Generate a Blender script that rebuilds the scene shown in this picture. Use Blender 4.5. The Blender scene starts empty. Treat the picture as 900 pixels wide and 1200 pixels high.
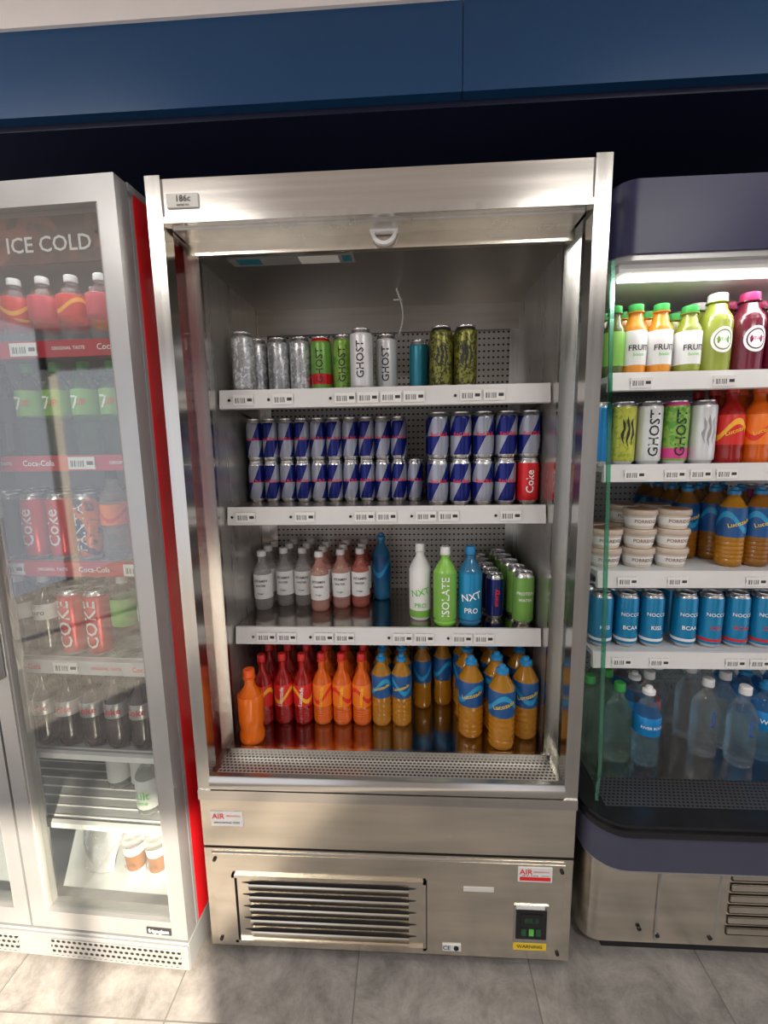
import bpy, math, random
from mathutils import Matrix, Vector
random.seed(7)
sc=bpy.context.scene
COL=bpy.context.collection
# ---------------------------------------------------------------- materials
MATS={}
def nodes(m):
    m.use_nodes=True
    nt=m.node_tree
    return nt,nt.nodes,nt.links
def bs(nt): return nt.nodes['Principled BSDF']
def mat(name,rgb,rough=.45,metal=0.,noise=0.,nscale=(8,8,8),bump=0.,emit=None,es=0.,spec=None,coat=0.,tr=0.):
    if name in MATS: return MATS[name]
    m=bpy.data.materials.new(name); nt,N,L=nodes(m); b=bs(nt)
    b.inputs['Roughness'].default_value=rough; b.inputs['Metallic'].default_value=metal
    if spec is not None: b.inputs['Specular IOR Level'].default_value=spec
    if coat: b.inputs['Coat Weight'].default_value=coat; b.inputs['Coat Roughness'].default_value=.08
    if tr: b.inputs['Transmission Weight'].default_value=tr; b.inputs['IOR'].default_value=1.33
    tc=N.new('ShaderNodeTexCoord'); mp=N.new('ShaderNodeMapping'); mp.inputs['Scale'].default_value=nscale
    L.new(tc.outputs['Object'],mp.inputs['Vector'])
    nz=N.new('ShaderNodeTexNoise'); nz.inputs['Scale'].default_value=1; nz.inputs['Detail'].default_value=5
    L.new(mp.outputs['Vector'],nz.inputs['Vector'])
    cr=N.new('ShaderNodeValToRGB')
    a=noise if noise else .04
    cr.color_ramp.elements[0].position=.3; cr.color_ramp.elements[1].position=.7
    cr.color_ramp.elements[0].color=tuple(c*(1-a) for c in rgb)+(1,)
    cr.color_ramp.elements[1].color=tuple(min(1,c*(1+a)) for c in rgb)+(1,)
    L.new(nz.outputs['Fac'],cr.inputs['Fac']); L.new(cr.outputs['Color'],b.inputs['Base Color'])
    if metal>.5:
        mr=N.new('ShaderNodeMapRange'); mr.inputs['To Min'].default_value=max(.02,rough-.06); mr.inputs['To Max'].default_value=rough+.08
        L.new(nz.outputs['Fac'],mr.inputs['Value']); L.new(mr.outputs['Result'],b.inputs['Roughness'])
    if bump:
        bp=N.new('ShaderNodeBump'); bp.inputs['Strength'].default_value=bump; bp.inputs['Distance'].default_value=.002
        L.new(nz.outputs['Fac'],bp.inputs['Height']); L.new(bp.outputs['Normal'],b.inputs['Normal'])
    if emit: b.inputs['Emission Color'].default_value=tuple(emit)+(1,); b.inputs['Emission Strength'].default_value=es
    MATS[name]=m; return m
def glassy(name,rgb,tr=.9,rough=.03,gl=(1,1,1)):
    m=bpy.data.materials.new(name); nt,N,L=nodes(m); N.remove(bs(nt)); out=N['Material Output']
    t=N.new('ShaderNodeBsdfTransparent'); t.inputs['Color'].default_value=tuple(rgb)+(1,)
    g=N.new('ShaderNodeBsdfGlossy'); g.inputs['Roughness'].default_value=rough; g.inputs['Color'].default_value=tuple(gl)+(1,)
    mx=N.new('ShaderNodeMixShader'); mx.inputs['Fac'].default_value=1-tr
    L.new(t.outputs[0],mx.inputs[1]); L.new(g.outputs[0],mx.inputs[2]); L.new(mx.outputs[0],out.inputs['Surface'])
    MATS[name]=m; return m
def plastic_clear(name,rgb,tr=.55,haze=0.):
    m=bpy.data.materials.new(name); nt,N,L=nodes(m); b=bs(nt); out=N['Material Output']
    b.inputs['Base Color'].default_value=tuple(rgb)+(1,); b.inputs['Roughness'].default_value=.04
    b.inputs['Transmission Weight'].default_value=1-haze; b.inputs['IOR'].default_value=1.30
    t=N.new('ShaderNodeBsdfTransparent'); t.inputs['Color'].default_value=tuple(rgb)+(1,)
    mx=N.new('ShaderNodeMixShader'); mx.inputs['Fac'].default_value=1-tr
    L.new(t.outputs[0],mx.inputs[1]); L.new(b.outputs[0],mx.inputs[2]); L.new(mx.outputs[0],out.inputs['Surface'])
    MATS[name]=m; return m
def math_(N,L,op,a,b=None):
    n=N.new('ShaderNodeMath'); n.operation=op
    for i,v in enumerate((a,b)):
        if v is None: continue
        if isinstance(v,(int,float)): n.inputs[i].default_value=v
        else: L.new(v,n.inputs[i])
    return n.outputs[0]
def perforated(name,base,hole,px,pz,rad,axis='xz',metal=.6,rough=.4,stagger=True):
    m=bpy.data.materials.new(name); nt,N,L=nodes(m); b=bs(nt)
    b.inputs['Metallic'].default_value=metal; b.inputs['Roughness'].default_value=rough
    tc=N.new('ShaderNodeTexCoord'); sp=N.new('ShaderNodeSeparateXYZ'); L.new(tc.outputs['Object'],sp.inputs[0])
    X=sp.outputs['X']; Z=sp.outputs['Z' if axis=='xz' else 'Y']
    zz=math_(N,L,'DIVIDE',Z,pz); row=math_(N,L,'FLOOR',zz)
    xx=math_(N,L,'DIVIDE',X,px)
    if stagger: xx=math_(N,L,'ADD',xx,math_(N,L,'MULTIPLY',row,.5))
    fx=math_(N,L,'MULTIPLY',math_(N,L,'SUBTRACT',math_(N,L,'FRACT',xx),.5),px)
    fz=math_(N,L,'MULTIPLY',math_(N,L,'SUBTRACT',math_(N,L,'FRACT',zz),.5),pz*1.3)
    d=math_(N,L,'SQRT',math_(N,L,'ADD',math_(N,L,'MULTIPLY',fx,fx),math_(N,L,'MULTIPLY',fz,fz)))
    k=math_(N,L,'LESS_THAN',d,rad)
    mx=N.new('ShaderNodeMix'); mx.data_type='RGBA'; mx.inputs[6].default_value=tuple(base)+(1,); mx.inputs[7].default_value=tuple(hole)+(1,)
    L.new(k,mx.inputs[0]); L.new(mx.outputs[2],b.inputs['Base Color'])
    MATS[name]=m; return m
def barcode(name):
    m=bpy.data.materials.new(name); nt,N,L=nodes(m); b=bs(nt); b.inputs['Roughness'].default_value=.5
    tc=N.new('ShaderNodeTexCoord'); sp=N.new('ShaderNodeSeparateXYZ'); L.new(tc.outputs['UV'],sp.inputs[0])
    U=sp.outputs['X'];V=sp.outputs['Y']
    nz=N.new('ShaderNodeTexNoise'); nz.noise_dimensions='1D'; nz.inputs['Scale'].default_value=22; nz.inputs['Detail'].default_value=0
    L.new(U,nz.inputs['W'])
    bar=math_(N,L,'LESS_THAN',nz.outputs['Fac'],.5)
    a=math_(N,L,'MULTIPLY',math_(N,L,'GREATER_THAN',U,.08),math_(N,L,'LESS_THAN',U,.62))
    c=math_(N,L,'MULTIPLY',math_(N,L,'GREATER_THAN',V,.2),math_(N,L,'LESS_THAN',V,.7))
    k=math_(N,L,'MULTIPLY',bar,math_(N,L,'MULTIPLY',a,c))
    t2=math_(N,L,'MULTIPLY',math_(N,L,'GREATER_THAN',U,.7),math_(N,L,'MULTIPLY',math_(N,L,'LESS_THAN',U,.94),math_(N,L,'MULTIPLY',math_(N,L,'GREATER_THAN',V,.35),math_(N,L,'LESS_THAN',V,.65))))
    k=math_(N,L,'MAXIMUM',k,t2)
    mx=N.new('ShaderNodeMix'); mx.data_type='RGBA'; mx.inputs[6].default_value=(.78,.77,.75,1); mx.inputs[7].default_value=(.03,.03,.03,1)
    L.new(k,mx.inputs[0]); L.new(mx.outputs[2],b.inputs['Base Color']); MATS[name]=m; return m
def quad_can(name,c1,c2,su,sv,sh,metal=.35):
    m=bpy.data.materials.new(name); nt,N,L=nodes(m); b=bs(nt); b.inputs['Roughness'].default_value=.25; b.inputs['Metallic'].default_value=metal
    tc=N.new('ShaderNodeTexCoord'); sp=N.new('ShaderNodeSeparateXYZ'); L.new(tc.outputs['UV'],sp.inputs[0])
    u=math_(N,L,'ADD',math_(N,L,'MULTIPLY',sp.outputs['X'],su),math_(N,L,'MULTIPLY',sp.outputs['Y'],sh))
    v=math_(N,L,'MULTIPLY',sp.outputs['Y'],sv)
    cb=N.new('ShaderNodeCombineXYZ'); L.new(u,cb.inputs[0]); L.new(v,cb.inputs[1]); cb.inputs[2].default_value=.5
    ck=N.new('ShaderNodeTexChecker'); ck.inputs['Scale'].default_value=1; ck.inputs['Color1'].default_value=tuple(c1)+(1,); ck.inputs['Color2'].default_value=tuple(c2)+(1,)
    L.new(cb.outputs[0],ck.inputs['Vector']); L.new(ck.outputs['Color'],b.inputs['Base Color']); MATS[name]=m; return m
def swoosh(name,c1,c2,k=1.2,w=.10,off=.5,rough=.35):
    m=bpy.data.materials.new(name); nt,N,L=nodes(m); b=bs(nt); b.inputs['Roughness'].default_value=rough
    tc=N.new('ShaderNodeTexCoord'); sp=N.new('ShaderNodeSeparateXYZ'); L.new(tc.outputs['UV'],sp.inputs[0])
    s=math_(N,L,'SINE',math_(N,L,'MULTIPLY',sp.outputs['X'],12.566))
    d=math_(N,L,'ABSOLUTE',math_(N,L,'SUBTRACT',math_(N,L,'SUBTRACT',sp.outputs['Y'],off),math_(N,L,'MULTIPLY',s,.28)))
    q=math_(N,L,'LESS_THAN',d,w)
    mx=N.new('ShaderNodeMix'); mx.data_type='RGBA'; mx.inputs[6].default_value=tuple(c1)+(1,); mx.inputs[7].default_value=tuple(c2)+(1,)
    L.new(q,mx.inputs[0]); L.new(mx.outputs[2],b.inputs['Base Color']); MATS[name]=m; return m
def blotch(name,c1,c2,scale=14,thr=.5,rough=.3,metal=.2):
    m=bpy.data.materials.new(name); nt,N,L=nodes(m); b=bs(nt); b.inputs['Roughness'].default_value=rough; b.inputs['Metallic'].default_value=metal
    tc=N.new('ShaderNodeTexCoord'); nz=N.new('ShaderNodeTexNoise'); nz.inputs['Scale'].default_value=scale; nz.inputs['Detail'].default_value=6; nz.inputs['Distortion'].default_value=1.2
    L.new(tc.outputs['Object'],nz.inputs['Vector'])
    cr=N.new('ShaderNodeValToRGB'); cr.color_ramp.elements[0].position=thr-.04; cr.color_ramp.elements[1].position=thr+.04
    cr.color_ramp.elements[0].color=tuple(c1)+(1,); cr.color_ramp.elements[1].color=tuple(c2)+(1,)
    L.new(nz.outputs['Fac'],cr.inputs['Fac']); L.new(cr.outputs['Color'],b.inputs['Base Color']); MATS[name]=m; return m

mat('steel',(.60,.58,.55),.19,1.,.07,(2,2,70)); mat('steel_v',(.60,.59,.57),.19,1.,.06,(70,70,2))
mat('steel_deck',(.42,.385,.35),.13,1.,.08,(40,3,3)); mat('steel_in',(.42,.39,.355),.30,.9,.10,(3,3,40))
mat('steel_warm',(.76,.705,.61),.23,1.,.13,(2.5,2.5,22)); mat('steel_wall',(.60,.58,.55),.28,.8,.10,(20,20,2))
mat('dark',(.012,.012,.014),.6); mat('black',(.01,.01,.012),.25); mat('rail',(.68,.67,.66),.35); mat('rail_dk',(.30,.29,.28),.4)
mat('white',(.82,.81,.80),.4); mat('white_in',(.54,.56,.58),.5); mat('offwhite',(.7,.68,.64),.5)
mat('silver_frame',(.44,.44,.44),.30,.6,.04); mat('grey_side',(.25,.255,.26),.45,.1)
mat('red_side',(.75,.012,.018),.35); mat('rail_red',(.50,.02,.04),.4); mat('rail_grey',(.5,.5,.52),.4)
mat('navy_wall',(.004,.007,.030),.5,0,.05); mat('blue_fascia',(.006,.055,.155),.33,0,.05,(2,2,2)); mat('navy_plastic',(.018,.020,.070),.32); mat('navy_bump',(.060,.062,.10),.4)
mat('ceil',(.86,.80,.77),.8,0,.02); mat('plaster',(.42,.40,.38),.8)
mat('can_top',(.7,.7,.72),.22,.9); mat('can_silver',(.62,.63,.65),.25,.6,.08,(40,40,40)); mat('can_white',(.74,.75,.76),.3,.2)
mat('can_blue',(.01,.25,.62),.25,.3); mat('can_sky',(.010,.24,.48),.25,.25); mat('can_red',(.68,.012,.018),.25,.2); mat('can_navy',(.012,.025,.16),.25,.4); mat('can_green',(.17,.38,.07),.3,.2)
mat('can_pink',(.66,.05,.25),.35,.1); mat('can_teal',(.02,.22,.30),.3,.3)
quad_can('bull',(.004,.012,.17),(.33,.35,.43),4,2,1.1)
blotch('mon_silver',(.40,.41,.43),(.76,.77,.78),60,.52,.28,.5); blotch('mon_yel',(.05,.05,.015),(.24,.24,.04),90,.5,.3,.4); blotch('ghost_g',(.10,.32,.04),(.26,.45,.07),60,.45); blotch('ghost_y',(.33,.38,.02),(.52,.54,.07),60,.45)
blotch('cola_sign',(.055,.014,.010),(.22,.06,.035),9,.52,.4,0); blotch('fanta',(.02,.03,.08),(.75,.18,.02),30,.5)
mat('orange',(.95,.19,.008),.16,coat=.6,tr=.2); mat('orange_hot',(.92,.16,.008),.15,coat=.6,tr=.3); mat('red_drink',(.58,.015,.012),.12,coat=.6,tr=.5); mat('amber',(.80,.36,.025),.10,coat=.6,tr=.55); mat('amber_dk',(.50,.20,.02),.12,coat=.6,tr=.5)
swoosh('lab_red',(.66,.02,.015),(.90,.45,.03)); swoosh('lab_org',(.90,.20,.015),(.75,.03,.02)); swoosh('lab_blue',(.010,.085,.27),(.02,.30,.55)); mat('lab_white',(.80,.80,.79),.5); mat('lab_green',(.20,.46,.07),.4); mat('lab_black',(.02,.02,.022),.4); mat('lab_pink',(.62,.05,.09),.4); mat('lab_silver',(.42,.42,.43),.3,.6)
mat('cap_blue',(.02,.24,.52),.3); mat('cap_red',(.62,.02,.02),.3); mat('cap_white',(.80,.80,.80),.4); mat('cap_green',(.05,.36,.08),.35); mat('cap_orange',(.90,.13,.02),.3); mat('cap_black',(.02,.02,.02),.35); mat('cap_pink',(.50,.03,.14),.35)
plastic_clear('pink_drink',(.95,.62,.54),.40,.45); plastic_clear('pale_drink',(.90,.88,.88),.50,.35); plastic_clear('rose_drink',(.85,.32,.26),.35,.45); mat('blue_drink',(.04,.26,.52),.15,coat=.4,tr=.4); mat('cola',(.03,.008,.004),.06,coat=.6)
mat('juice_o',(.72,.27,.02),.25,coat=.3); mat('juice_g',(.08,.11,.02),.2,coat=.4); mat('juice_y',(.26,.30,.04),.25,coat=.3); mat('juice_m',(.13,.01,.025),.2,coat=.4); mat('lime_drink',(.24,.55,.07),.25,coat=.3)
mat('txt_w',(.9,.9,.9),.5); mat('txt_k',(.02,.02,.02),.5); mat('txt_r',(.80,.02,.02),.5); mat('txt_y',(.95,.62,.03),.5); mat('txt_g',(.15,.6,.1),.5); mat('txt_b',(.02,.1,.5),.5)
mat('tub',(.68,.60,.50),.3); mat('tub_lid',(.52,.42,.34),.22); mat('tub_lab',(.28,.12,.05),.4)
mat('lcd',(.02,.10,.04),.4); mat('yellow_st',(.9,.62,.03),.5); mat('led',(1,1,1),.5,emit=(1,.97,.92),es=4.)
mat('lamp',(1,1,1),.5,emit=(1,.97,.93),es=2.5)
mat('tab',(.6,.6,.6),.3,.9); mat('shelf_grey',(.36,.36,.37),.5)
perforated('perf_back',(.56,.53,.49),(.02,.02,.02),.0165,.021,.0042,stagger=False,metal=.4)
perforated('perf_light',(.55,.55,.54),(.06,.06,.06),.0165,.021,.0040,stagger=False,metal=.2)
perforated('perf_grill',(.60,.57,.52),(.05,.045,.04),.011,.011,.0040,'xy')
perforated('perf_dark',(.10,.10,.11),(.01,.01,.01),.011,.011,.0036,'xy'); perforated('perf_kick',(.40,.40,.40),(.02,.02,.02),.016,.016,.0055)
barcode('ticket')
glassy('glass',(.97,.985,.975),.90,.02); glassy('glass_door',(.94,.96,.95),.87,.03); glassy('glass_edge',(.35,.75,.60),.7,.1,(.5,.9,.75))
plastic_clear('pet',(.95,.98,.99),.52,.05); plastic_clear('pet_blue',(.70,.89,.97),.5,.06); plastic_clear('pet_green',(.82,.96,.88),.5,.05); plastic_clear('pet_milk',(.88,.90,.88),.4,.25); plastic_clear('wax',(.9,.9,.9),.4,.3)
# floor
def floor_mat():
    m=bpy.data.materials.new('floor_tile'); nt,N,L=nodes(m); b=bs(nt); b.inputs['Roughness'].default_value=.38
    tc=N.new('ShaderNodeTexCoord'); sp=N.new('ShaderNodeSeparateXYZ'); L.new(tc.outputs['Object'],sp.inputs[0])
    xx=math_(N,L,'DIVIDE',math_(N,L,'ADD',sp.outputs['X'],.08+4.7),.47); yy=math_(N,L,'DIVIDE',math_(N,L,'ADD',sp.outputs['Y'],.165+4.7),.47)
    fx=math_(N,L,'FRACT',xx); fy=math_(N,L,'FRACT',yy)
    k=math_(N,L,'MAXIMUM',math_(N,L,'LESS_THAN',fx,.008),math_(N,L,'LESS_THAN',fy,.008))
    nz=N.new('ShaderNodeTexNoise'); nz.inputs['Scale'].default_value=7; nz.inputs['Detail'].default_value=12; nz.inputs['Roughness'].default_value=.78; nz.inputs['Distortion'].default_value=.4
    cb=N.new('ShaderNodeCombineXYZ'); L.new(math_(N,L,'ADD',sp.outputs['X'],math_(N,L,'MULTIPLY',math_(N,L,'FLOOR',xx),3.7)),cb.inputs[0]); L.new(sp.outputs['Y'],cb.inputs[1]); L.new(math_(N,L,'MULTIPLY',math_(N,L,'FLOOR',yy),1.9),cb.inputs[2])
    L.new(cb.outputs[0],nz.inputs['Vector'])
    cr=N.new('ShaderNodeValToRGB'); cr.color_ramp.elements[0].position=.36; cr.color_ramp.elements[1].position=.66
    cr.color_ramp.elements[0].color=(.16,.15,.14,1); cr.color_ramp.elements[1].color=(.40,.375,.35,1)
    L.new(nz.outputs['Fac'],cr.inputs['Fac'])
    mx=N.new('ShaderNodeMix'); mx.data_type='RGBA'; L.new(k,mx.inputs[0]); L.new(cr.outputs['Color'],mx.inputs[6]); mx.inputs[7].default_value=(.15,.14,.13,1)
    L.new(mx.outputs[2],b.inputs['Base Color']); MATS['floor_tile']=m
floor_mat()
# ---------------------------------------------------------------- text cache
TC={}
def tmesh(s):
    if s in TC: return TC[s]
    cu=bpy.data.curves.new('t','FONT'); cu.body=s; cu.size=1; cu.resolution_u=2; cu.align_x='CENTER'; cu.align_y='CENTER'; cu.offset=.012
    o=bpy.data.objects.new('t',cu); COL.objects.link(o); bpy.context.view_layer.update()
    me=o.evaluated_get(bpy.context.evaluated_depsgraph_get()).to_mesh()
    r=([tuple(v.co[:2]) for v in me.vertices],[tuple(p.vertices) for p in me.polygons])
    w=max(v[0] for v in r[0])-min(v[0] for v in r[0])
    bpy.data.objects.remove(o); bpy.data.curves.remove(cu)
    TC[s]=(r[0],r[1],w); return TC[s]
# ---------------------------------------------------------------- mesh builder
class MB:
    def __init__(s): s.v=[];s.f=[];s.m=[];s.uv=[];s.sm=[];s.mats=[]
    def mi(s,n):
        if n not in s.mats: s.mats.append(n)
        return s.mats.index(n)
    def face(s,idx,m,uv=None,smooth=False):
        s.f.append(tuple(idx)); s.m.append(s.mi(m)); s.uv.append(uv or [(0,0),(1,0),(1,1),(0,1)][:len(idx)] if len(idx)<=4 else [(0,0)]*len(idx)); s.sm.append(smooth)
    def box(s,x0,x1,y0,y1,z0,z1,m,M=None):
        if x0>x1:x0,x1=x1,x0
        b=len(s.v); P=[(x0,y0,z0),(x1,y0,z0),(x1,y1,z0),(x0,y1,z0),(x0,y0,z1),(x1,y0,z1),(x1,y1,z1),(x0,y1,z1)]
        if M is not None: P=[tuple(M@Vector(p)) for p in P]
        s.v+=P
        for q in ((0,3,2,1),(4,5,6,7),(0,1,5,4),(1,2,6,5),(2,3,7,6),(3,0,4,7)): s.face([b+i for i in q],m)
    def prism(s,poly,axis,a,c,m):
        n=len(poly); b=len(s.v)
        def P(p,t):
            return (t,p[0],p[1]) if axis=='x' else ((p[0],t,p[1]) if axis=='y' else (p[0],p[1],t))
        s.v+=[P(p,a) for p in poly]+[P(p,c) for p in poly]
        s.face(list(range(b,b+n))[::-1],m,[(0,0)]*n); s.face(list(range(b+n,b+2*n)),m,[(0,0)]*n)
        for i in range(n):
            j=(i+1)%n; s.face([b+i,b+j,b+n+j,b+n+i],m,smooth=True)
    def lathe(s,prof,cx,cy,z0,seg=20,rot=0.,M=None):
        b=len(s.v); n=len(prof)
        for r,z,_ in prof:
            for i in range(seg):
                a=2*math.pi*i/seg; p=Vector((cx+r*math.sin(a),cy+r*math.cos(a),z0+z))
                if M is not None: p=M@p
                s.v.append(tuple(p))
        bands={}
        for k in range(n-1):
            m=prof[k][2]; bands.setdefault(m,[prof[k][1],prof[k+1][1]]); bands[m][0]=min(bands[m][0],prof[k][1],prof[k+1][1]); bands[m][1]=max(bands[m][1],prof[k][1],prof[k+1][1])
        for k in range(n-1):
            m=prof[k][2]; z_a,z_b=bands[m]; d=(z_b-z_a) or 1
            va=(prof[k][1]-z_a)/d; vb=(prof[k+1][1]-z_a)/d
            for i in range(seg):
                j=(i+1)%seg
                s.face([b+k*seg+i,b+(k+1)*seg+i,b+(k+1)*seg+j,b+k*seg+j],m,[(i/seg+rot,va),(i/seg+rot,vb),((i+1)/seg+rot,vb),((i+1)/seg+rot,va)],True)
        s.face([b+i for i in range(seg)],prof[0][2],[(0,0)]*seg); s.face([b+(n-1)*seg+i for i in range(seg)][::-1],prof[-1][2],[(0,0)]*seg)
    def ctext(s,t,size,cx,cy,r,z,m,vert=False,ang=0.,maxw=None,tilt=0.):
        V,F,w=tmesh(t)
        if maxw and w*size>maxw: size=maxw/w
        b=len(s.v); R=r+.0009; ct,st=math.cos(tilt),math.sin(tilt)
        for x,y in V:
            x*=size;y*=size
            if vert: x,y=-y,x
            x,y=x*ct-y*st,x*st+y*ct
            p=ang+x/R; s.v.append((cx+R*math.sin(p),cy-R*math.cos(p),z+y))
        for f in F: s.face([b+i for i in f],m,[(0,0)]*len(f))
    def claw(s,cx,cy,r,z,h,m):
        R=r+.0008
        for q,(x0,k) in enumerate(((-.012,.85),(0,1.),(.012,.9))):
            pts=[(0,.5),(.35,.30),(.25,.1),(.45,-.1),(.2,-.3),(.05,-.5)]
            b=len(s.v)
            for w,y in pts:
                for sg in (-1,1):
                    xx=x0+.003*math.sin(y*9+q)+sg*w*.0095; s.v.append((cx+R*math.sin(xx/R),cy-R*math.cos(xx/R),z+y*h*k))
            for i in range(len(pts)-1): s.face([b+2*i,b+2*i+2,b+2*i+3,b+2*i+1],m)
    def ftext(s,t,size,x0,y0,z0,m,maxw=None,vert=False):
        V,F,w=tmesh(t)
        if maxw and w*size>maxw: size=maxw/w
        b=len(s.v)
        for x,y in V:
            x*=size;y*=size
            if vert: x,y=-y,x
            s.v.append((x0+x,y0,z0+y))
        for f in F: s.face([b+i for i in f],m,[(0,0)]*len(f))
    def done(s,name,parent=None,loc=None,rotz=0.,bevel=0.):
        me=bpy.data.meshes.new(name); me.from_pydata(s.v,[],s.f)
        for n in s.mats: me.materials.append(MATS[n])
        me.polygons.foreach_set('material_index',s.m); me.polygons.foreach_set('use_smooth',s.sm)
        ul=me.uv_layers.new(name='UVMap'); k=0
        for u in s.uv:
            for q in u: ul.data[k].uv=q; k+=1
        me.update(); me.set_sharp_from_angle(angle=math.radians(42))
        o=bpy.data.objects.new(name,me); COL.objects.link(o)
        if loc: o.location=loc
        o.rotation_euler[2]=rotz
        if parent: o.parent=parent
        if bevel:
            bv=o.modifiers.new('bevel','BEVEL'); bv.width=bevel; bv.segments=2; bv.limit_method='ANGLE'; bv.angle_limit=math.radians(50)
        return o
# ---------------------------------------------------------------- products
def can(mb,x,y,z,r=.031,h=.165,body='can_silver',txt=None,tm='txt_k',ts=.03,vert=True,rot=None,band=None,top='can_top',detail=True,tz=.5):
    rot=random.random() if rot is None else rot
    P=[(r*.72,0,'can_top'),(r*.80,.003,'can_top'),(r*.97,.012,body)]
    if band: P+=[(r,.016,body),(r,h*.62,band),(r,h-.020,band)]
    else: P+=[(r,.016,body),(r,h-.020,body)]
    P+=[(r*.96,h-.013,top),(r*.80,h-.004,'can_top'),(r*.83,h-.002,'can_top'),(r*.82,h,'can_top'),(r*.77,h-.001,'can_top'),(r*.75,h-.005,'can_top')]
    mb.lathe(P,x,y,z,20,rot)
    if detail: mb.box(x-.005,x+.005,y-.011,y+.006,z+h-.0045,z+h-.002,'tab')
    if txt: mb.ctext(txt,ts,x,y,r,z+h*tz,tm,vert,maxw=(h*.72 if vert else r*1.7))
def bottle(mb,x,y,z,r=.03,h=.23,liq='orange',lab='lab_org',cap='cap_orange',txt=None,tm='txt_y',ts=.02,vert=True,l0=.30,l1=.66,neck=.36,sport=False,waist=.93,sh=.72,capr=None,tilt=0.,top=None,ribs=False,fill=None):
    capr=capr or max(neck,.38); lr=r+.0006 if lab else r; L_=lab or liq; top=top or liq
    P=[(r*.70,.004,liq),(r*.78,0,liq),(r*.94,.005,liq),(r,.014,liq)]
    if ribs:
        n=5
        for i in range(n):
            z0=.016+(h*l0-.024)*i/n; dz=(h*l0-.024)/n
            P+=[(r,z0+dz*.2,liq),(r*.955,z0+dz*.5,liq),(r,z0+dz*.8,liq)]
    else: P+=[(r,h*l0*.45,liq),(r*waist,h*l0*.72,liq)]
    P+=[(r,h*l0-.004,liq),(lr,h*l0,L_),(lr,h*(l0+l1)/2,L_),(lr,h*l1,L_),(r*.99,h*l1+.002,top),(r*.965,h*(l1+(sh-l1)*.5),top),(r*.87,h*sh,top),(r*.66,h*(sh+.06),top),(r*neck*1.15,h*(sh+.115),top),(r*neck,h*(sh+.14),top),(r*neck,h*.885,top),(r*neck*1.3,h*.887,top),(r*neck*1.3,h*.897,top),(r*neck,h*.899,top)]
    if sport: P+=[(r*capr*1.25,h*.902,cap),(r*capr*1.25,h*.945,cap),(r*capr*1.0,h*.953,cap),(r*capr*.72,h*.960,cap),(r*capr*.66,h*.99,cap),(r*capr*.4,h,cap)]
    else: P+=[(r*capr*1.12,h*.902,cap),(r*capr*1.16,h*.91,cap),(r*capr*1.12,h*.99,cap),(r*capr*.95,h,cap)]
    mb.lathe(P,x,y,z,20,random.random())
    if txt: mb.ctext(txt,ts,x,y,lr,z+h*(l0+l1)/2,tm,vert,maxw=(h*(l1-l0)*.92 if vert else r*1.8),tilt=tilt)
# ================================================================ ROOM
b=MB(); b.box(-4,4,-4.2,1.0,-.05,0,'floor_tile'); b.done('floor')
b=MB(); b.box(-4,4,.80,.9,0,2.62,'navy_wall'); b.done('wall_back')
b=MB(); b.box(-4,4,-4.2,.9,2.62,2.70,'ceil'); b.done('ceiling')
b=MB(); b.box(-4,.215,.25,.80,2.30,2.50,'blue_fascia'); b.box(.217,4,.25,.80,2.30,2.50,'blue_fascia'); b.box(-4,4,.28,.80,2.285,2.30,'navy_wall'); b.box(-4,4,.24,.80,2.50,2.62,'ceil'); b.done('trim_1')
b=MB()
b.box(-.55,.62,-3.4,-3.3,0,2.62,'plaster'); b.box(1.38,4,-3.4,-3.3,0,2.62,'plaster'); b.box(-4,4,-3.4,-3.3,2.22,2.62,'plaster')
b.box(-4,-3.9,-3.4,-3.3,0,2.62,'plaster'); b.box(-2.2,-2.14,-3.4,-3.3,0,2.22,'plaster')
b.box(1.00,1.04,-3.37,-3.33,0,2.22,'plaster')
b.done('sun_mask_wall_front')  # unseen wall behind the camera, piers and openings added to shape the sun patch
for i,(x,y) in enumerate(((-1.3,-1.7),(1.2,-1.7),(-1.3,-.45),(1.25,-.55))):
    b=MB(); b.box(x-.5,x+.5,y-.15,y+.15,2.600,2.62,'white'); b.box(x-.47,x+.47,y-.12,y+.12,2.596,2.600,'lamp'); b.done('ceiling_light_panel' if i==0 else 'ceiling_light_panel.%03d'%i)
    l=bpy.data.lights.new('panel_light','AREA'); l.shape='RECTANGLE'; l.size=.94; l.size_y=.24; l.energy=16 if y<-1 else 4; l.color=(1,.95,.89)
    o=bpy.data.objects.new('panel_lamp',l); o.location=(x,y,2.59); COL.objects.link(o)
# ================================================================ MAIN OPEN FRIDGE
E=bpy.data.objects.new('open_display_refrigerator',None); COL.objects.link(E)
W=.495; I=.452; YB=.60
b=MB()
for s in (-1,1):
    b.box(s*W,s*(W-.034),-.006,.035,.515,2.0,'steel_v')
    b.box(s*W,s*I,.15,.75,.3,1.905,'steel_wall')
    b.box(s*W,s*(I+.012),.035,.75,1.905,1.99,'steel')
    b.box(s*(W-.012),s*(W-.026),.035,.15,.53,1.905,'glass')
    b.box(s*(W-.006),s*(I-.001),.138,.152,.53,1.905,'steel_v')
b.box(-W+.034,W-.034,.0,.75,1.910,1.995,'steel')
b.box(-W+.034,W-.034,-.004,.02,1.905,1.918,'steel_v')
b.box(-I,I,.02,.75,1.900,1.910,'steel_wall')
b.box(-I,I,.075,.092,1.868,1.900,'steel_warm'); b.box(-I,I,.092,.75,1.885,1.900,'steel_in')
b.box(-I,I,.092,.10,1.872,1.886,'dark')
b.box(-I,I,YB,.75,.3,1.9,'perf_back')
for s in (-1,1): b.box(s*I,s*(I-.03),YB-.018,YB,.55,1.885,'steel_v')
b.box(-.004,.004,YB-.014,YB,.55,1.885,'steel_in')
b.box(-I,I,YB-.02,YB,1.80,1.885,'steel_in')
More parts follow.
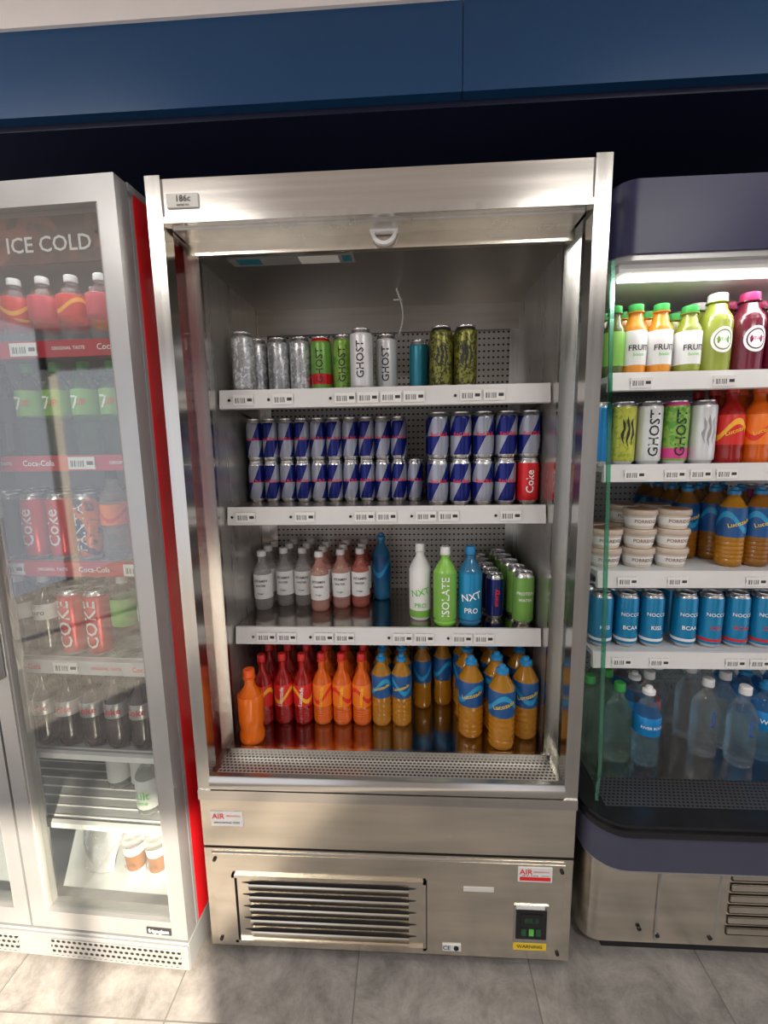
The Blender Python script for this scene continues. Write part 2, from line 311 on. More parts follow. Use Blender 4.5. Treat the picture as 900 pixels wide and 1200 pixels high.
b.box(-W,W,.0,.75,.02,.30,'steel_warm'); b.box(-W,W,.012,.75,.30,.53,'steel_warm')
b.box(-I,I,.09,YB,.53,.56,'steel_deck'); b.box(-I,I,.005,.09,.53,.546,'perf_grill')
b.box(-I,I,.083,.093,.545,.572,'steel_v')
b.prism([(-.002,.515),(-.012,.522),(-.014,.545),(-.006,.556),(.006,.558),(.006,.515)],'x',-W+.034,W-.034,'steel')
b.box(-W,W,-.010,.012,.488,.516,'steel'); b.box(-W,W,.003,.012,.480,.489,'dark'); 
b.box(-W,W,-.002,.012,.342,.481,'steel_warm'); b.box(-W,W,.004,.012,.334,.342,'dark')
b.box(-W,W,-.002,.01,.02,.334,'steel_warm')
b.box(-W+.022,W-.022,-.0075,.0,.028,.322,'steel_warm')
b.box(-W+.02,W-.02,-.003,.0,.0255,.325,'rail_dk')
gx0,gx1,gz0,gz1=-.42,.11,.045,.262; yf=-.0075
for x0,x1,z0,z1 in ((gx0,gx1,gz1-.008,gz1),(gx0,gx1,gz0,gz0+.008),(gx0,gx0+.008,gz0,gz1),(gx1-.008,gx1,gz0,gz1)): b.box(x0,x1,yf-.006,yf,z0,z1,'steel_warm')
for x0,x1,z0,z1 in ((gx0+.008,gx1-.008,gz1-.012,gz1-.008),(gx0+.008,gx0+.012,gz0+.008,gz1-.008),(gx0-.003,gx1+.003,gz0-.003,gz0),(gx1,gx1+.003,gz0,gz1)): b.box(x0,x1,yf-.0012,yf,z0,z1,'dark')
n=5
for i in range(n):
    zc=gz0+.028+i*(gz1-gz0-.066)/(n-1)
    x0,x1=gx0+.026,gx1-.026
    b.prism([(x0,zc+.0105),(x0+.05,zc+.0165),(x1-.05,zc+.0165),(x1,zc+.0105),(x1-.03,zc+.006),(x0+.03,zc+.006)],'y',yf-.0012,yf,'dark')  # dark strip painted in as the shadow line above each louver
    b.prism([(yf-.001,zc+.008),(yf-.007,zc+.012),(yf-.009,zc+.008),(yf-.003,zc-.012),(yf,zc-.014)],'x',x0+.02,x1-.02,'steel_warm')
for x,z in ((-.465,.305),(.465,.305),(.463,.05),(-.463,.05)): b.lathe([(.005,0,'black'),(.005,.004,'black')],0,0,0,10,M=Matrix.Translation((x,yf-.0005,z))@Matrix.Rotation(math.pi/2,4,'X'))
b.box(.345,.435,yf-.003,yf,.075,.20,'steel_v'); b.box(.350,.430,yf-.006,yf,.098,.188,'black'); b.box(.362,.418,yf-.008,yf-.005,.14,.176,'dark')
b.ftext('88.8',.022,.39,yf-.0085,.158,'lcd'); b.box(.364,.376,yf-.009,yf,.112,.130,'lcd'); b.box(.384,.396,yf-.009,yf,.112,.130,'txt_g'); b.box(.403,.415,yf-.009,yf,.112,.130,'lcd')
b.box(.350,.424,yf-.0045,yf,.189,.198,'lab_white')
b.box(.345,.432,yf-.0035,yf,.060,.082,'yellow_st'); b.ftext('WARNING',.014,.388,yf-.004,.071,'txt_k',.07)
b.box(.352,.440,yf-.002,yf,.272,.315,'lab_white'); b.ftext('AIR',.022,.372,yf-.003,.302,'txt_r'); b.ftext('REFRIGERATION',.010,.412,yf-.003,.303,'txt_r',.04); b.box(.356,.436,yf-.0025,yf,.276,.287,'txt_r'); b.box(.356,.436,yf-.0025,yf,.289,.294,'ticket')
b.box(-.468,-.380,-.004,0,.405,.448,'lab_white'); b.ftext('AIR',.022,-.447,-.005,.434,'txt_r'); b.ftext('HELLO-POOL',.012,-.405,-.005,.436,'txt_r',.04); b.ftext('www.service  0161',.012,-.424,-.005,.416,'txt_k',.07)
b.box(.155,.205,yf-.003,yf,.045,.065,'lab_white'); b.ftext('CE',.018,.166,yf-.004,.055,'txt_k'); b.lathe([(.007,0,'dark'),(.007,.002,'dark')],0,0,0,12,M=Matrix.Translation((.192,yf-.003,.055))@Matrix.Rotation(math.pi/2,4,'X'))
b.box(.21,.29,yf-.0015,yf,.235,.248,'offwhite')
b.box(-.450,-.380,-.0050,0,1.935,1.963,'offwhite'); b.ftext('186c',.018,-.413,-.0058,1.952,'txt_k'); b.ftext('serial no.',.008,-.413,-.0058,1.940,'txt_k')
b.box(-.38,-.06,.14,.19,1.8835,1.885,'grey_side'); b.box(-.20,-.10,.142,.185,1.8825,1.8835,'lab_white'); b.box(-.36,-.30,.145,.18,1.8825,1.8835,'can_teal'); b.box(-.09,-.07,.145,.18,1.8825,1.8835,'can_teal')
for i in range(12):
    a0=math.pi*i/12; a1=math.pi*(i+1)/12
    R1,R2=.030,.022; c=(.02,1.898)
    p=[(c[0]+R*math.cos(a),.055,c[1]-R*math.sin(a)) for R,a in ((R1,a0),(R1,a1),(R2,a1),(R2,a0))]
    q=[(x,.067,z) for x,_,z in p]; k=len(b.v); b.v+=p+q
    for f in ((0,1,2,3),(7,6,5,4),(0,4,5,1),(2,6,7,3)): b.face([k+j for j in f],'white')
b.box(-.012,.052,.053,.069,1.895,1.902,'white')
for i in range(16):
    t=i/15.; x=.040+.018*math.sin(t*math.pi*.9); z=1.885-t*.13
    b.box(x-.002,x+.002,.40,.404,z-.010,z+.001,'white')
b.box(.030,.056,.40,.404,1.850,1.854,'white')
SH=[1.565,1.240,.880]
for z in SH:
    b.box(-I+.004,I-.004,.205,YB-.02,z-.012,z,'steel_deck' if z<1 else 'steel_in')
    b.prism([(.192,z-.046),(.188,z-.044),(.196,z+.006),(.204,z+.006),(.206,z-.0),(.206,z-.046)],'x',-I+.006,I-.004,'rail')
    for s in (-1,1):
        b.prism([(.21,z-.012),(.21,z-.03),(.58,z-.07),(.58,z-.012)],'x',s*(I-.004),s*(I-.008),'steel_v')
    x=-I+.03+random.random()*.05
    while x<I-.09:
        w=.056
        b.box(x,x+w,.1865,.1915,z-.036,z-.008,'ticket')
        b.lathe([(.004,0,'black'),(.004,.002,'black')],0,0,0,8,M=Matrix.Translation((x-.012,.1905,z-.022))@Matrix.Rotation(math.pi/2,4,'X'))
        x+=random.choice((.062,.11,.15,.17))
for x in (-.44,.44):
    for y in (.08,.68): b.lathe([(.02,0,'dark'),(.02,.021,'dark')],x,y,0,12)
b.box(-W+.02,W-.02,.03,.73,.004,.021,'dark')
b.done('cabinet',E,bevel=.0012)
# --- products in main fridge
b=MB(); z=SH[0]
for x,y,k,t in ((-.396,.26,'mon_silver',None),(-.385,.35,'mon_silver',None),(-.317,.34,'mon_silver',None),(-.250,.34,'mon_silver',None),(-.185,.33,'g1',None),(-.118,.33,'ghost_g','GHOST'),(-.058,.26,'can_white','GHOST'),(.008,.34,'can_white','GHOST'),(.105,.34,'can_teal',None),(.165,.26,'mon_yel',None),(.232,.26,'mon_yel',None),(.165,.35,'mon_yel',None),(.232,.35,'mon_yel',None),(-.317,.42,'mon_silver',None),(-.25,.42,'mon_silver',None),(-.118,.42,'ghost_g',None)):
    if k=='g1': can(b,x,y,z+.0005,body='can_green',txt='GHOST',tm='txt_k',band=None,top='can_red'); b.lathe([(.0316,.03,'can_red'),(.0316,.06,'can_red')],x,y,z,20)
    else: can(b,x,y,z+.0005,h=.15 if k=='can_teal' else .168,r=.028 if k=='can_teal' else .032,body=k,txt=t,top='cap_black' if k=='mon_yel' else 'can_top')
    if k=='mon_yel': b.claw(x,y,.032,z+.09,.07,'txt_k')
    if k=='mon_silver': b.claw(x,y,.032,z+.09,.07,'lab_silver')
b.done('energy_drink_cans')
b=MB(); z=SH[1]
for tier in (0,1):
    for i in range(11):
        for y in (.36,.42,.48):
            if tier==1 and i==10: continue
            x=-.412+i*.0505
            can(b,x,y,z+.0005+tier*.1305,.0248,.130,'bull',txt='Red Bull' if y<.4 else None,tm='txt_r',ts=.013,rot=(i*.25)%1+.05*random.random()+.06,detail=tier==1,vert=False,tz=.52)
    for i in range(5):
        for y in (.27,.34,.41):
            x=.158+i*.0645
            if tier==0 and i==4: can(b,x,y,z+.0005,.0305,.132,'can_red',txt='Coke' if y<.3 else None,tm='txt_w'); continue
            can(b,x,y,z+.0005+tier*.1325,.0305,.132,'bull',txt='Red Bull' if y<.3 else None,tm='txt_r',ts=.015,rot=i*.25+.1+.05*random.random(),detail=tier==1,vert=False,tz=.52)
b.done('small_energy_drink_cans')
b=MB(); z=SH[2]+.0005
for i,(x,y,l) in enumerate(((-.415,.37,'pale_drink'),(-.352,.41,'pale_drink'),(-.289,.41,'pale_drink'),(-.222,.36,'pink_drink'),(-.156,.39,'pink_drink'),(-.092,.40,'rose_drink'))):
    for k in range(3):
        yy=y+k*.07
        if yy>.56: continue
        bottle(b,x,yy,z,.030,.198,l,'lab_white','cap_white',l0=.20,l1=.60,neck=.42,sh=.68,waist=.97)
        if k==0:
            b.ctext('VITAMIN',.012,x,yy,.0306,z+.100,'txt_k'); b.ctext('WATER',.010,x,yy,.0306,z+.084,'txt_k'); b.ctext('0 sugar',.007,x,yy,.0306,z+.058,'txt_k')
b.done('vitamin_water_bottles')
b=MB()
bottle(b,-.025,.47,z,.031,.235,'blue_drink','lab_blue','cap_blue',sport=True)
bottle(b,.105,.29,z,.033,.238,'lab_white','lab_white','cap_white',txt='NXT',tm='txt_g',ts=.035,vert=False,l0=.1,l1=.66,tilt=.2)
b.ctext('PRO',.02,.105,.29,.0336,z+.05,'txt_g'); b.lathe([(.0338,.012,'lab_green'),(.0338,.034,'lab_green')],.105,.29,z,20)
bottle(b,.178,.245,z,.034,.238,'lime_drink','lab_green','cap_white',txt='ISOLATE',tm='txt_w',ts=.032,l0=.1,l1=.68)
bottle(b,.252,.25,z,.034,.238,'blue_drink','can_sky','cap_blue',txt='NXT',tm='txt_w',ts=.038,vert=False,l0=.1,l1=.67,tilt=.2)
b.ctext('PRO',.022,.252,.25,.0346,z+.05,'txt_w')
b.done('protein_water_bottles')
b=MB()
for k in range(5): can(b,.335-.003*k,.30+k*.058,z,.0275,.140,'can_navy',txt='energy' if k==0 else None,tm='txt_r',ts=.02)
for k in range(5): can(b,.411-.006*k,.26+k*.066,z,.031,.158,'can_green',txt='PROTEIN' if k==0 else None,tm='txt_w',ts=.02,vert=False,tz=.62)
b.ctext('WATER',.012,.411,.26,.031,z+.078,'txt_w')
b.done('soft_drink_cans')
b=MB(); z=.5605
bottle(b,-.392,.135,z,.036,.225,'orange','orange','cap_orange',waist=.9,sh=.66,neck=.4)
for i in range(8):
    x=-.385+i*.0615
    for k in range(3):
        y=.235+k*.066
        if i==0 and k==0: y=.225
        if i<3: bottle(b,x,y,z,.0295,.225,'red_drink','lab_red','cap_red',txt='Lucozade' if k==0 else None,tm='txt_w',ts=.026,tilt=-.12,sh=.64,l0=.28,l1=.58,ribs=True)
        elif i<6: bottle(b,x,y,z,.0295,.228,'orange_hot','lab_org','cap_red' ,txt='Lucozade' if k==0 else None,tm='txt_y',ts=.026,tilt=-.12,sh=.64,l0=.28,l1=.58,ribs=True)
        else: bottle(b,x,y,z,.0305,.228,'amber','lab_blue','cap_blue',txt='Lucozade' if k==0 else None,tm='txt_y',ts=.022,sport=True,vert=False,tilt=.3,l0=.42,l1=.72,sh=.76,ribs=True)
for x,y in ((.112,.33),(.180,.35),(.112,.40),(.18,.42)): bottle(b,x,y,z,.030,.228,'amber','lab_blue','cap_blue',sport=True,l0=.40,l1=.72,sh=.76)
for x,y in ((.250,.19),(.330,.14),(.408,.19),(.250,.27),(.330,.22),(.408,.27),(.250,.35),(.330,.30),(.408,.35),(.33,.38),(.25,.43),(.408,.43)):
    bottle(b,x,y,z,.0365,.245,'amber','lab_blue','cap_blue',txt='Lucozade' if y<.2 else None,tm='txt_y',ts=.036,sport=True,vert=False,tilt=.3,l0=.42,l1=.72,sh=.76,ribs=True)
b.done('sports_drink_bottles')
# ================================================================ LEFT GLASS DOOR COOLER (local coords: x<0 leftwards)
CL=(-.530,-.060,0); CR=math.radians(-2.5)
E=bpy.data.objects.new('glass_door_cooler',None); COL.objects.link(E); E.location=CL; E.rotation_euler[2]=CR
b=MB(); D_=.62; WW=.93
for xa,xb in ((-.012,0),(-WW,-WW+.012)):
    b.box(xa,xb,.045,.058,.10,1.97,'grey_side'); b.box(xa,xb,.058,D_,.10,1.97,'red_side')
b.box(-.018,-.012,.045,D_,.10,1.97,'white_in'); b.box(-WW+.012,-WW+.018,.045,D_,.10,1.97,'white_in')
b.box(-WW,0,.045,D_,1.955,1.985,'grey_side'); b.box(-WW+.01,-.01,D_-.03,D_,.10,1.96,'white_in'); b.box(-WW+.005,-.005,.045,D_,.095,.13,'white_in')
b.box(-WW,0,.0,D_,.012,.095,'grey_side'); b.box(-WW,-.0,-.006,.0,.015,.088,'silver_frame'); b.box(-.40,-.02,-.009,-.006,.025,.078,'perf_kick'); b.box(-WW+.02,-.50,-.009,-.006,.025,.078,'perf_kick')
for x in (-.06,-.45,-.87):
    for y in (.08,.55): b.lathe([(.018,0,'dark'),(.018,.013,'dark')],x,y,0,10)
b.box(-.475,-.455,.05,.09,.13,1.955,'silver_frame')
b.done('body',E,bevel=.002)
b=MB()
def door(x0,x1,hl):
    z0,z1=.105,1.98; fw=.042
    b.box(x0,x0+fw,0,.042,z0,z1,'silver_frame'); b.box(x1-fw,x1,0,.042,z0,z1,'silver_frame')
    b.box(x0+fw,x1-fw,0,.042,z0,z0+fw+.01,'silver_frame'); b.box(x0+fw,x1-fw,0,.042,z1-fw-.01,z1,'silver_frame')
    b.box(x0+fw,x1-fw,.012,.018,z0+fw,z1-fw,'glass_door')
    b.box(x0+fw,x0+fw+.006,.004,.038,z0+fw,z1-fw,'rail_dk'); b.box(x1-fw-.006,x1-fw,.004,.038,z0+fw,z1-fw,'rail_dk')
    b.prism([(hl-.014,-.002),(hl-.012,-.02),(hl+.012,-.02),(hl+.014,-.002)],'z',.85,1.25,'silver_frame')
door(-.455,0,-.433); door(-WW,-.462,-.485)
b.box(-.115,-.045,-.0025,0,.118,.138,'lab_black'); b.ftext('frigoglass',.016,-.08,-.003,.128,'txt_w',.06)
b.done('doors',E,bevel=.002)
b=MB()
CS=[1.665,1.395,1.125,.855,.580,.360]
b.box(-WW+.02,-.02,.05,.058,1.835,1.945,'cola_sign'); 
for cx in (-.202,-.66): b.ftext('ICE COLD',.05,cx,.047,1.872,'txt_w',.205)
for n,z in enumerate(CS):
    b.box(-WW+.02,-.02,.085,D_-.05,z-.006,z,'shelf_grey')
    for k in range(14): b.box(-WW+.02,-.02,.10+k*.035,.103+k*.035,z,z+.003,'white')
    m='rail_red' if n<3 else ('rail_grey' if n==3 else 'white')
    hh=.036 if n<4 else .014
    b.box(-WW+.02,-.02,.068,.082,z-hh+.006,z+.008,m)
    if n<4:
        for k in range(7):
            x=-.085-k*.115
            if (k+n)%3==2: b.box(x-.035,x+.035,.065,.068,z-.026,z+.004,'ticket')
            else: b.ftext('Coca-Cola' if (k+n)%3==0 else 'ORIGINAL TASTE',.030 if (k+n)%3==0 else .013,x,.066,z-.011,'txt_w' if n<3 else 'txt_r',.085)
b.done('shelves',E)
def cprod(name,fn):
    global b
    b=MB(); fn(); o=b.done(name,None,CL,CR); return o
def r1():
    for i in range(8):
        for k in range(2): bottle(b,-.085-i*.078,.15+k*.085,CS[0]+.0035,.035,.175,'pet','lab_pink' if i%2 else 'lab_red','cap_white',l0=.42,l1=.70,sh=.74)
cprod('flavoured_soda_bottles',r1)
def r2():
    for i in range(8):
        for k in range(3):
            if i==0: bottle(b,-.065,.13+k*.08,CS[1]+.0035,.033,.232,'cola','lab_pink','cap_red',txt='Coke' if k==0 else None,tm='txt_w',vert=False,l0=.42,l1=.66)
            elif i<5:
                bottle(b,-.065-i*.0765,.13+k*.08,CS[1]+.0035,.034,.235,'pet_green','lab_green','cap_green',l0=.44,l1=.70,sh=.74,ribs=True)
                if k==0: b.ctext('7',.045,-.071-i*.0765,.13,.0346,CS[1]+.137,'txt_w'); b.ctext('UP',.022,-.056-i*.0765,.13,.0352,CS[1]+.137,'txt_r')
            else: bottle(b,-.065-i*.0765,.13+k*.08,CS[1]+.0035,.033,.235,'cola','lab_black','cap_black',l0=.38,l1=.64)
cprod('lemon_lime_soda_bottles',r2)
def r3():
    for i,(k,t,tm) in enumerate((('can_red','Coca-Cola','txt_w'),('btl',0,0),('fanta','FANTA','txt_w'),('can_red','Coke','txt_w'),('can_red','Coke','txt_w'),('lab_black',None,0),('can_red','Coke','txt_w'))):
        x=-.10-i*.0755
        for q in range(3):
            y=.13+q*.09
            if k=='btl': bottle(b,x,y,CS[2]+.0035,.033,.235,'pet_milk','lab_org','cap_black',l0=.40,l1=.62)
            else: can(b,x,y,CS[2]+.0035,.033,.175,k,txt=t if q==0 else None,tm=tm,ts=.045)
cprod('cola_cans',r3)
def r4():
    for i in range(7):
        x=-.10-i*.0765
        for q in range(3):
            y=.13+q*.09
            if i in(2,3): can(b,x,y,CS[3]+.0035,.034,.185,'can_red',txt='COKE' if q==0 else None,tm='txt_w',ts=.05)
            elif i==1: bottle(b,x,y,CS[3]+.0035,.033,.225,'pet_green','lab_green','cap_white',l0=.4,l1=.72,ribs=True)
            else: bottle(b,x,y,CS[3]+.0035,.033,.225,'cola','lab_white','cap_white',l0=.46,l1=.64,txt='zero' if q==0 else None,tm='txt_k',vert=False,sh=.7)
cprod('mixed_soda_bottles',r4)
def r5():
    for i in range(9):
        for q in range(3): bottle(b,-.085-i*.0735,.13+q*.085,CS[4]+.0035,.032,.225,'cola','lab_silver','cap_black',l0=.42,l1=.60,txt='Coke' if q==0 else None,tm='txt_r',ts=.03,vert=False,sh=.68)
cprod('diet_cola_bottles',r5)
def r6():
    for x in (-.09,-.17,-.25,-.33):
        for q in range(2):
            if x<-.2 and q==0: continue
            bottle(b,x,.14+q*.09,CS[5]+.0035,.034,.185,'pet_milk','lab_white','cap_green',l0=.15,l1=.62,txt='Lilt' if q==0 else None,tm='txt_g',ts=.034,vert=False,sh=.7)
            if q==0: b.ctext('lime',.02,x,.14,.0346,CS[5]+.052,'txt_g')
cprod('juice_bottles',r6)
def r7():
    for x in (-.10,-.172,-.244):
        for y in (.15,.235):
            b.lathe([(.023,0,'lab_white'),(.026,.03,'tub_lab'),(.030,.085,'lab_white'),(.034,.115,'lab_white'),(.036,.117,'wax'),(.036,.122,'wax'),(.031,.138,'wax'),(.012,.144,'wax')],x,y,.1305,18); b.ctext('milk',.022,x,y,.0325,.185,'tub_lab')
cprod('iced_coffee_cups',r7)
b=MB()
z0=.1305; NX,NZ=8,8
for side in (-1,1):
    for j in range(NZ+1):
        for i in range(NX+1):
            u=i/NX; v=j/NZ
            th=.030*(math.sin(math.pi*u)**.6 if 0<u<1 else 0)*(math.sin(math.pi*min(1,v*.88+.10))**.7)
            x=-.43+u*.12+.012*(v-.5)*(u-.5)*4+.004*math.sin(7*v+3*u); zz=z0+.002+v*.15+.008*math.sin(u*5+1)*v
            y=.15+v*.05+side*th+.004*math.sin(9*u+5*v)*(1 if 0<i<NX and 0<j<NZ else 0)
            b.v.append((x,y,zz))
n1=(NX+1)*(NZ+1)
for sd in (0,1):
    for j in range(NZ):
        for i in range(NX):
            a=sd*n1+j*(NX+1)+i; q=[a,a+1,a+NX+2,a+NX+1]; b.face(q if sd==0 else q[::-1],'can_silver',None,True)
b.done('snack_pouch',None,CL,CR)
# ================================================================ RIGHT CURVED CABINET
E=bpy.data.objects.new('curved_display_refrigerator',None); COL.objects.link(E)
x0,x1=.548,1.72
def rr(xa,xb,yf,yb,r,n=8):
    P=[(xb,yb),(xa,yb)]
    for i in range(n+1):
        a=math.pi+ (math.pi/2)*i/n
        P.append((xa+r+r*math.cos(a),yf+r+r*math.sin(a)))
    P.append((xb,yf)); return P
b=MB()
b.prism(rr(x0,x1,.10,.76,.06)[::1],'z',1.845,1.985,'navy_plastic'); b.prism(rr(x0+.006,x1,.106,.75,.056),'z',1.985,2.002,'navy_plastic'); b.prism(rr(x0+.016,x1,.118,.74,.05),'z',2.002,2.012,'navy_plastic'); b.prism(rr(x0+.006,x1,.106,.75,.055),'z',1.832,1.845,'silver_frame')
b.box(x0+.03,x1,.13,.70,1.815,1.832,'white'); b.box(x0+.05,x1-.03,.15,.185,1.808,1.816,'led')
b.box(x0,x1,.62,.76,.45,1.84,'rail_grey'); b.box(x0+.03,x1,.60,.62,.45,1.815,'perf_light')
b.box(x0+.004,x0+.016,.36,.62,.45,1.832,'white_in')
gp=[(.36,.49),(.02,.49),(.012,.60),(.03,.9),(.06,1.3),(.095,1.7),(.105,1.832),(.36,1.832)]
b.prism(gp,'x',x0+.002,x0+.008,'glass')
for i in range(1,6):
    (ya,za),(yb,zb)=gp[i],gp[i+1]
    b.prism([(ya-.003,za),(ya+.003,za),(yb+.003,zb),(yb-.003,zb)],'x',x0,x0+.009,'glass_edge')
RS=[1.58,1.350,1.065,.835]
for z in RS:
    b.box(x0+.035,x1,.16,.60,z-.015,z,'white_in'); b.prism([(.146,z-.040),(.142,z-.038),(.150,z+.006),(.158,z+.006),(.160,z),(.160,z-.040)],'x',x0+.03,x1,'rail')
    x=x0+.08
    while x<x1-.1:
        b.box(x,x+.052,.141,.146,z-.033,z-.008,'ticket'); x+=random.choice((.064,.10,.13,.2))
b.prism(rr(x0-.03,x1,-.055,.76,.09),'z',.365,.468,'navy_bump'); b.prism(rr(x0-.038,x1,-.066,.76,.095),'z',.468,.484,'black'); b.prism(rr(x0-.034,x1,-.060,.76,.092),'z',.484,.496,'black')
b.prism(rr(x0-.024,x1,-.050,.76,.085),'z',.355,.365,'silver_frame')
b.box(x0+.02,x1,.0,.60,.488,.4975,'perf_dark')
b.box(x0+.02,x1,.095,.60,.4975,.4990,'steel_deck')
b.prism(rr(x0,x1,.045,.74,.05),'z',.03,.356,'steel_warm')
b.box(x0+.06,x1,.055,.72,.0,.03,'dark')
b.box(.742,.9,.041,.046,.045,.335,'steel_warm'); b.box(.905,x1,.041,.046,.045,.335,'steel_warm')
for (a,c) in ((.742,.748),(.9,.905)): b.box(a,c,.0405,.042,.045,.335,'rail_dk')
b.box(.765,.88,.036,.042,.285,.310,'rail_dk'); b.box(.77,.875,.034,.037,.289,.306,'steel_warm')
for i in range(7): b.box(.93,1.5,.038,.042,.075+i*.034,.083+i*.034,'dark'); b.box(.93,1.5,.034,.038,.083+i*.034,.100+i*.034,'steel_warm')
for x,z in ((.70,.30),(.70,.08),(.725,.32),(.89,.06),(.75,.06)): b.lathe([(.006,0,'black'),(.006,.004,'black')],0,0,0,10,M=Matrix.Translation((x,.042,z))@Matrix.Rotation(math.pi/2,4,'X'))
b.done('cabinet',E)
b=MB(); z=RS[0]+.0005
row=[(.612,.027,.18,'juice_g','lab_green','cap_green'),(.664,.030,.182,'juice_o','lab_white','cap_green'),(.728,.030,.182,'juice_o','lab_white','cap_green'),(.800,.031,.175,'juice_y','lab_white','cap_green'),(.872,.038,.205,'juice_y','lab_green','cap_white'),(.952,.038,.205,'juice_m','cap_pink','cap_pink'),(1.032,.038,.205,'juice_m','cap_pink','cap_pink'),(1.112,.038,.2,'juice_o','lab_org','cap_white'),(1.19,.038,.2,'juice_y','lab_green','cap_white')]
for i,(x,r,h,l,lb,cp) in enumerate(row):
    for k in range(3):
        if i<4:
            bottle(b,x,.215+k*.07,z,r,h,l,lb,cp,txt='FRUIT' if k==0 and i else None,tm='txt_k',ts=.02,vert=False,l0=.16,l1=.62,neck=.55,waist=1,sh=.70)
            if k==0 and i:
                b.ctext('boost',.012,x,.215,r+.0006,z+h*.30,'txt_g')
        else:
            bottle(b,x,.225+k*.082,z,r,h,l,l,cp,l0=.2,l1=.66,neck=.52,waist=1,sh=.74)
            if k==0:
                n=24
                for q,(ra,rb) in enumerate(((.0,.020),(.023,.029))):
                    kk=len(b.v)
                    for j in range(n):
                        a=2*math.pi*j/n
                        for R_ in (max(ra,.0005),rb):
                            px=R_*math.cos(a); ph=px/(r+.001); b.v.append((x+(r+.0012)*math.sin(ph),.225-(r+.0012)*math.cos(ph),z+h*.42+R_*1.1*math.sin(a)))
                    for j in range(n): j2=(j+1)%n; b.face([kk+2*j,kk+2*j+1,kk+2*j2+1,kk+2*j2],'txt_w')
                b.ctext('VIT-HIT',.014,x,.225,r+.002,z+h*.42,'txt_g' if l=='juice_y' else 'can_pink',False,maxw=.036)
for k in range(2): bottle(b,.767,.30+k*.07,z,.027,.17,'juice_g','juice_g','cap_green',waist=1)
b.done('smoothie_bottles')
b=MB(); z=RS[1]+.0005
for i,(x,bd,t,tm,tp) in enumerate(((.594,'can_blue',None,None,'can_top'),(.650,'ghost_y',None,'txt_k','can_top'),(.718,'can_white','GHOST','txt_k','can_top'),(.786,'ghost_g','GHOST','txt_k','can_pink'),(.856,'can_white',None,'txt_k','can_top'))):
    for k in range(3):
        can(b,x,.215+k*.07,z,.0315 if i else .024,.168,bd,txt=t if k==0 else None,tm=tm,ts=.045,top=tp)
        if k==0 and i in(1,4): b.claw(x,.215,.0315,z+.09,.08,'txt_k' if i==1 else 'lab_silver')
        if k==0 and i==3: b.lathe([(.0318,.018,'can_pink'),(.0318,.045,'can_pink')],x,.215,z,20)
b.done('energy_drink_cans.001')
b=MB()
for i in range(8):
    x=.926+i*.0695
    for k in range(3):
        rd=i==0
        bottle(b,x,.215+k*.07,z,.0325,.205,'red_drink' if rd else 'orange_hot','lab_red' if rd else 'lab_org','cap_red' if rd else 'cap_orange',txt='Lucozade' if k==0 else None,tm='txt_y',ts=.03,vert=False,tilt=.35,l0=.25,l1=.62,sh=.68,neck=.4)
b.done('sports_drink_bottles.001')
b=MB(); z=RS[2]+.0005
for i,x in enumerate((.630,.721,.812)):
    for yy in (.235,.335):
        for k in range(3):
            if i==0 and k==2: continue
            zz=z+k*.0545
            b.lathe([(.034,0,'tub'),(.036,.006,'tub'),(.041,.036,'tub'),(.043,.038,'tub_lid'),(.0445,.040,'tub_lid'),(.0445,.050,'tub_lid'),(.042,.0535,'tub_lid'),(.030,.0538,'tub_lid')],x,yy,zz,28)
            b.lathe([(.0372,.010,'lab_white'),(.0405,.032,'lab_white')],x,yy,zz,28); b.ctext('PORRIDGE',.013,x,yy,.0400,zz+.022,'tub_lab',False)
            b.lathe([(.032,0,'tub_lab'),(.030,.0006,'tub_lab')],x,yy,zz+.0534,20)
b.done('porridge_pots')
b=MB()
for j in range(4):
    for i in range(3):
        x=.900+i*.0705; y=.235+j*.078+(0 if i else .09)
        if y>.56: continue
        bottle(b,x,y,z,.0335,.222,'amber' if (j==0 and i==1) else 'amber_dk','lab_blue','cap_blue',txt='Lucozade' if j==0 else None,tm='txt_y',ts=.036,vert=False,tilt=.3,sport=True,l0=.38,l1=.74,sh=.77,ribs=True)
b.done('sports_drink_bottles.002')
b=MB()
for i in range(5):
    for k in range(3):
        can(b,1.114+i*.075,.225+k*.075,z,.035,.215,'can_pink',txt='bpm' if k==0 else None,tm='txt_w',ts=.07,vert=True)
b.done('flavoured_drink_cans')
b=MB(); z=RS[3]+.0005
for i in range(12):
    x=.622+i*.0705+(.02 if i>2 else 0)
    for k in range(4):
        can(b,x,.215+k*.068,z,.031,.158,'can_sky',txt='NOCCO' if k==0 and i not in(0,) else None,tm='txt_w',ts=.034,vert=False,tz=.62,band=None)
        if k==0: b.ctext('BCAA' if i%2 else 'KISS',.016,x,.215,.031,z+.060,'txt_w' if i<4 else 'cap_red',False); b.lathe([(.0313,.02,'cap_red' if i>3 else 'lab_white'),(.0313,.028,'cap_red' if i>3 else 'lab_white')],x,.215,z,20)
b.done('sugar_free_drink_cans')
b=MB(); z=.4995
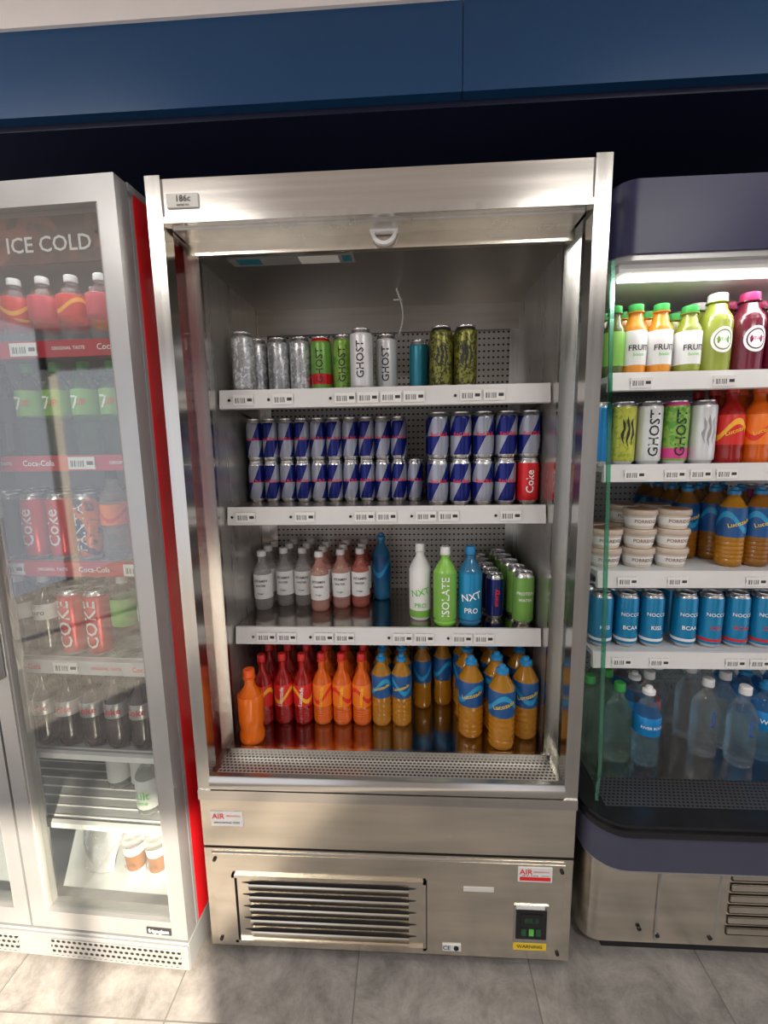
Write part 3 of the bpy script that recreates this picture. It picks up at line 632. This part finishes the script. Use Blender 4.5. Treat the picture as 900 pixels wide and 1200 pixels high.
for i,(x,y,l,lb,cp,t) in enumerate(((.604,.22,'pet_green',None,'cap_green',None),(.672,.18,'pet_green',None,'cap_green',None),(.745,.165,'pet_blue','can_blue','cap_white','RIVER ROCK'),(.79,.25,'pet','rose_drink','cap_white',None),(.845,.31,'pet',None,'cap_white','ACTIPH'),(.935,.21,'pet',None,'cap_white','ACTIPH'),(1.01,.17,'pet',None,'cap_white','ACTIPH'),(1.09,.20,'pet_blue','can_blue','cap_blue','WATER'),(1.17,.2,'pet_blue','can_blue','cap_blue','WATER'),(1.25,.2,'pet_blue','can_blue','cap_blue','WATER'))):
    for k in range(3):
        if y+k*.08>.55: continue
        bottle(b,x,y+k*.08,z,.0355,.235,l,lb if lb else l,cp,txt=t if k==0 else None,tm='txt_w' if lb else 'txt_b',ts=.026,vert=lb is None,l0=.42,l1=.64,waist=.9,sport=i in(2,7),ribs=True,sh=.70)
b.done('water_bottles')
# ================================================================ LIGHT / WORLD / CAMERA
w=bpy.data.worlds.new('world'); sc.world=w; w.use_nodes=True
bg=w.node_tree.nodes['Background']; bg.inputs['Color'].default_value=(.92,.93,1,1); bg.inputs['Strength'].default_value=1.05
l=bpy.data.lights.new('sun','SUN'); l.energy=19; l.angle=.02; l.color=(1,.87,.70); o=bpy.data.objects.new('sun',l); COL.objects.link(o)
d=Vector((-.45,.80,-.42)); o.rotation_euler=d.to_track_quat('-Z','Y').to_euler()
l=bpy.data.lights.new('canopy_led','AREA'); l.shape='RECTANGLE'; l.size=1.0; l.size_y=.03; l.energy=1.8; o=bpy.data.objects.new('canopy_led',l); o.location=(1.12,.168,1.805); COL.objects.link(o)
l=bpy.data.lights.new('cooler_led','AREA'); l.shape='RECTANGLE'; l.size=.8; l.size_y=.03; l.energy=1.5; o=bpy.data.objects.new('cooler_led',l); o.location=(-.98,.02,1.94); o.rotation_euler=(math.radians(25),0,0); COL.objects.link(o)
C=Vector((.0721,-1.0396,1.4193))
R=[[0.99841,-0.00759,-0.05577],[0.05397,-0.15238,0.98685],[-0.01599,-0.98829,-0.15173]]
M=Matrix([[R[i][0],-R[i][1],-R[i][2],C[i]] for i in range(3)]+[[0,0,0,1]])
cam=bpy.data.cameras.new('camera'); co=bpy.data.objects.new('camera',cam); COL.objects.link(co); co.matrix_world=M
cam.sensor_fit='VERTICAL'; cam.sensor_height=24; cam.lens=24*522/1200; cam.clip_start=.02
sc.camera=co
sc.view_settings.view_transform='Standard'
